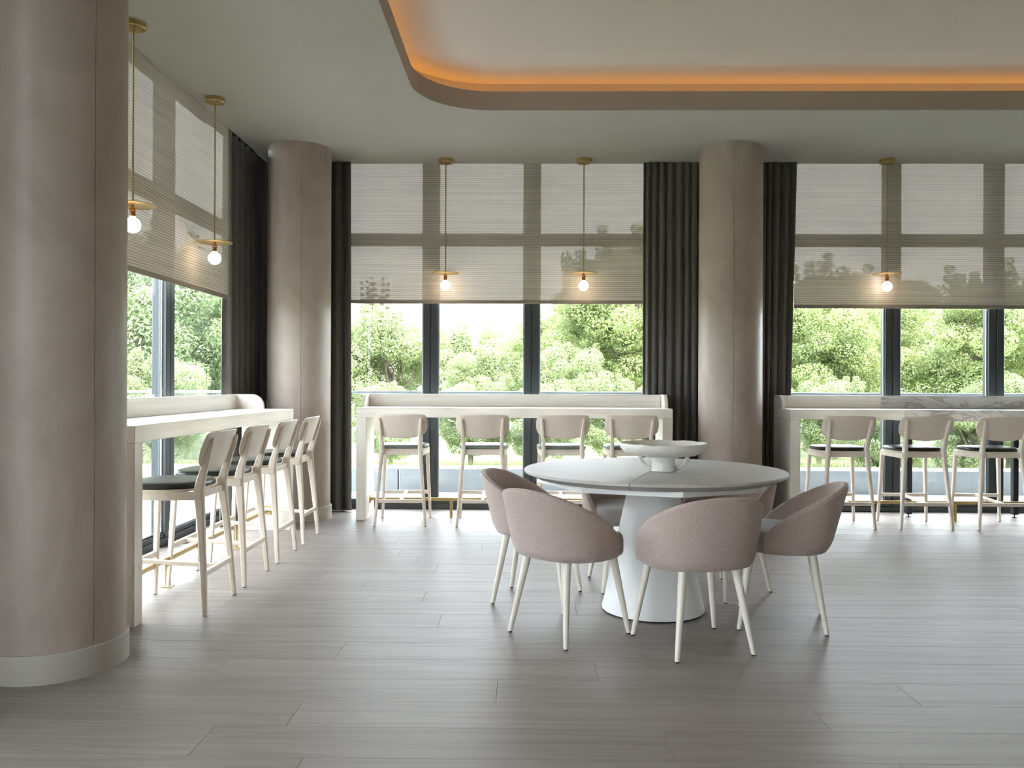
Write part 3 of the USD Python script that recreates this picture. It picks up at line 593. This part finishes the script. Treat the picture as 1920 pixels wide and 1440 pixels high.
# ---------------------------------------------------------------- trees
def leaves(cent, rad, n, size, rng_, flat=0.8):
    """n small folded leaves on the shells of the clumps."""
    w = rad ** 2; k = rng_.choice(len(cent), n, p=w / w.sum()); d = rng_.normal(size=(n, 3)); d /= np.linalg.norm(d, axis=1, keepdims=True)
    p = cent[k] + d * (rad[k] * rng_.uniform(0.55, 1.08, n) ** 0.6)[:, None] * [1, 1, flat]
    nrm = d + rng_.normal(0, 0.7, (n, 3)) + [0, 0, 0.5]; nrm /= np.linalg.norm(nrm, axis=1, keepdims=True)
    a = np.cross(nrm, rng_.normal(size=(n, 3))); a /= np.linalg.norm(a, axis=1, keepdims=True); b_ = np.cross(nrm, a); s = size * rng_.uniform(0.6, 1.35, n)[:, None]
    v = np.stack([p - a * s, p + b_ * s * 0.45 + nrm * s * 0.12, p + a * s, p - b_ * s * 0.45 + nrm * s * 0.12], 1).reshape(-1, 3); i = np.arange(n)[:, None] * 4
    return v, np.vstack([i + [0, 1, 2], i + [0, 2, 3]])
def make_tree(name, label, cat, loc, hgt, rad, base, nclump, nleaf, size, leaf, seed, group=None, rz=0):
    r = np.random.default_rng(seed); t = thing(name, label, cat, loc, rz, group)
    cz, hz = (hgt + base) / 2, (hgt - base) / 2
    d = r.normal(size=(nclump, 3)); d /= np.linalg.norm(d, axis=1, keepdims=True); q = r.uniform(0.15, 0.92, nclump) ** 0.55
    cen = d * q[:, None] * [rad, rad, hz * 0.92] + [0, 0, cz]; cr = rad * r.uniform(0.11, 0.28, nclump)
    for _ in range(8):      # leaders that break the outline
        a, e = r.uniform(0, 2 * PI), r.uniform(0.1, 0.8); top_ = cz + hz * (1.05 - 0.45 * e ** 2 + r.uniform(-0.1, 0.12)); k = np.linspace(0.35, 1, 7)
        cen = np.vstack([cen, np.stack([rad * e * math.cos(a) * (0.8 + 0.2 * k), rad * e * math.sin(a) * (0.8 + 0.2 * k), cz + (top_ - cz) * k], -1)]); cr = np.concatenate([cr, rad * (0.19 - 0.12 * k)])
    nclump = len(cen)
    obj('foliage', leaves(cen, cr, nleaf, size, r), leaf, t, False, kind='stuff')
    parts = [tube([(0, 0, -0.3), (0.03, 0.02, base * 0.6), (0.08 * rad, 0, cz * 0.75), (0.05, 0.05, cz)], [0.05 * rad + 0.03, 0.04 * rad + 0.03, 0.03 * rad + 0.02, 0.02 * rad], 9)]
    obj('trunk', parts[0], M['bark'], t, 60)
    br = []
    for c in cen[r.choice(nclump, min(16, nclump), False)]:
        s = np.array([0.02, 0.02, base * 0.5 + (cz - base * 0.5) * r.uniform(0.2, 0.9)]); mid = (s + c) / 2 + r.normal(0, 0.08 * rad, 3)
        br.append(tube([s, mid, c], [0.018 * rad + 0.008, 0.012 * rad + 0.006, 0.005], 6))
    obj('branches', cat_(*br), M['bark'], t, 60)
    return t
GT = 'trees beyond the terrace'
def gz(x, y): return float(ground_z(np.array([float(x)]), np.array([float(y)]))[0])
def at_(x, y): return (x, y, gz(x, y))
big = make_tree('leafy_tree', 'big leafy tree at the right end of the centre window', 'tree', at_(2.75, 21.5), 5.5, 2.3, 0.9, 90, 90000, 0.041, M['leaf'], 21, GT)
pale = make_tree('pale_bush', 'pale bushy tree at the left end of the centre window', 'tree', at_(-3.6, 22), 3.5, 1.9, 0.2, 60, 62000, 0.038, M['leaf_pale'], 22, GT)
deep = make_tree('dark_tree', 'dark green tree nearest outside the left wall window', 'tree', at_(-7.6, 16.5), 4.6, 2.3, 0.4, 100, 95000, 0.042, M['leaf_deep'], 23, GT)
slim = make_tree('slim_tree', 'slim young tree rising above the pale bush in the centre window', 'tree', at_(-5.2, 29), 5.2, 0.75, 1.0, 30, 15000, 0.042, M['leaf_pale'], 24, GT)
far = make_tree('distant_tree', 'low distant treetop in the middle of the centre window', 'tree', at_(-2.2, 42), 4.3, 3.2, 0.2, 50, 34000, 0.08, M['leaf_pale'], 25, GT)
for x, y, rz, sc, l in ((6.6, 17.6, 40, 0.68, 'sunlit tree with a forked trunk at the left end of the right window'), (9.2, 17.2, 160, 0.70, 'sunlit tree in the middle pane of the right window'), (12.0, 18.2, 250, 0.74, 'sunlit tree at the right edge of the right window'),
        (8.0, 22.5, 300, 0.86, 'taller tree behind the two sunlit trees of the right window'), (14.0, 23.5, 20, 0.90, 'taller tree far behind at the right edge of the right window'), (4.9, 25.5, 200, 0.85, 'tree behind the drapes, between the centre and right windows'), (0.9, 26.5, 90, 0.72, 'smaller tree left of the big one in the centre window')):
    dup(big, l, at_(x, y), rz, scale=sc)
for x, y, rz, sc, l in ((-1.2, 25, 70, 0.74, 'low pale bush right of the first mullion in the centre window'), (0.9, 19.5, 190, 0.72, 'low pale bush in front of the big tree in the centre window'), (-5.4, 19.0, 250, 0.85, 'pale bush behind the narrow drape by the corner column'), (5.6, 15.6, 130, 0.50, 'low bush under the trees of the right window, left side'), (9.0, 15.4, 30, 0.52, 'low bush under the trees of the right window, right side'), (-6.1, 13.4, 300, 0.62, 'low pale bush outside the left wall window, close to the railing'),
        (-2.5, 15.2, 15, 0.46, 'low shrub outside behind the leftmost stool of the centre bar'), (-1.0, 15.6, 110, 0.48, 'low shrub outside behind the second stool of the centre bar'), (0.35, 15.1, 210, 0.45, 'low shrub outside behind the third stool of the centre bar'), (1.7, 15.7, 330, 0.50, 'low shrub outside behind the rightmost stool of the centre bar'), (7.6, 13.9, 260, 0.42, 'low shrub outside behind the middle stool of the right bar'), (5.9, 13.6, 60, 0.40, 'low shrub outside behind the leftmost stool of the right bar'), (9.4, 13.7, 170, 0.43, 'low shrub outside behind the last stool of the right bar')):
    dup(pale, l, at_(x, y), rz, scale=sc)
for x, y, rz, sc, l in ((-10.6, 18.5, 80, 1.05, 'dark green tree at the left end of the left wall window'), (-8.2, 21.8, 200, 1.0, 'dark green tree far behind in the left wall window, by the drape'), (-13.0, 24.0, 300, 1.2, 'dark green tree farthest back in the left wall window')):
    dup(deep, l, at_(x, y), rz, scale=sc)
for x, y, rz, sc, l in ((-7.5, 40, 120, 1.0, 'distant treetop at the left end of the centre window'), (2.4, 44, 220, 1.05, 'distant treetop right of the middle of the centre window'), (-12.5, 46, 10, 1.2, 'distant treetop behind the corner column'), (8.5, 46, 70, 1.4, 'distant treetop behind the drapes of the right window'), (18, 44, 150, 1.6, 'distant treetop behind the trees of the right window')):
    dup(far, l, at_(x, y), rz, scale=sc)
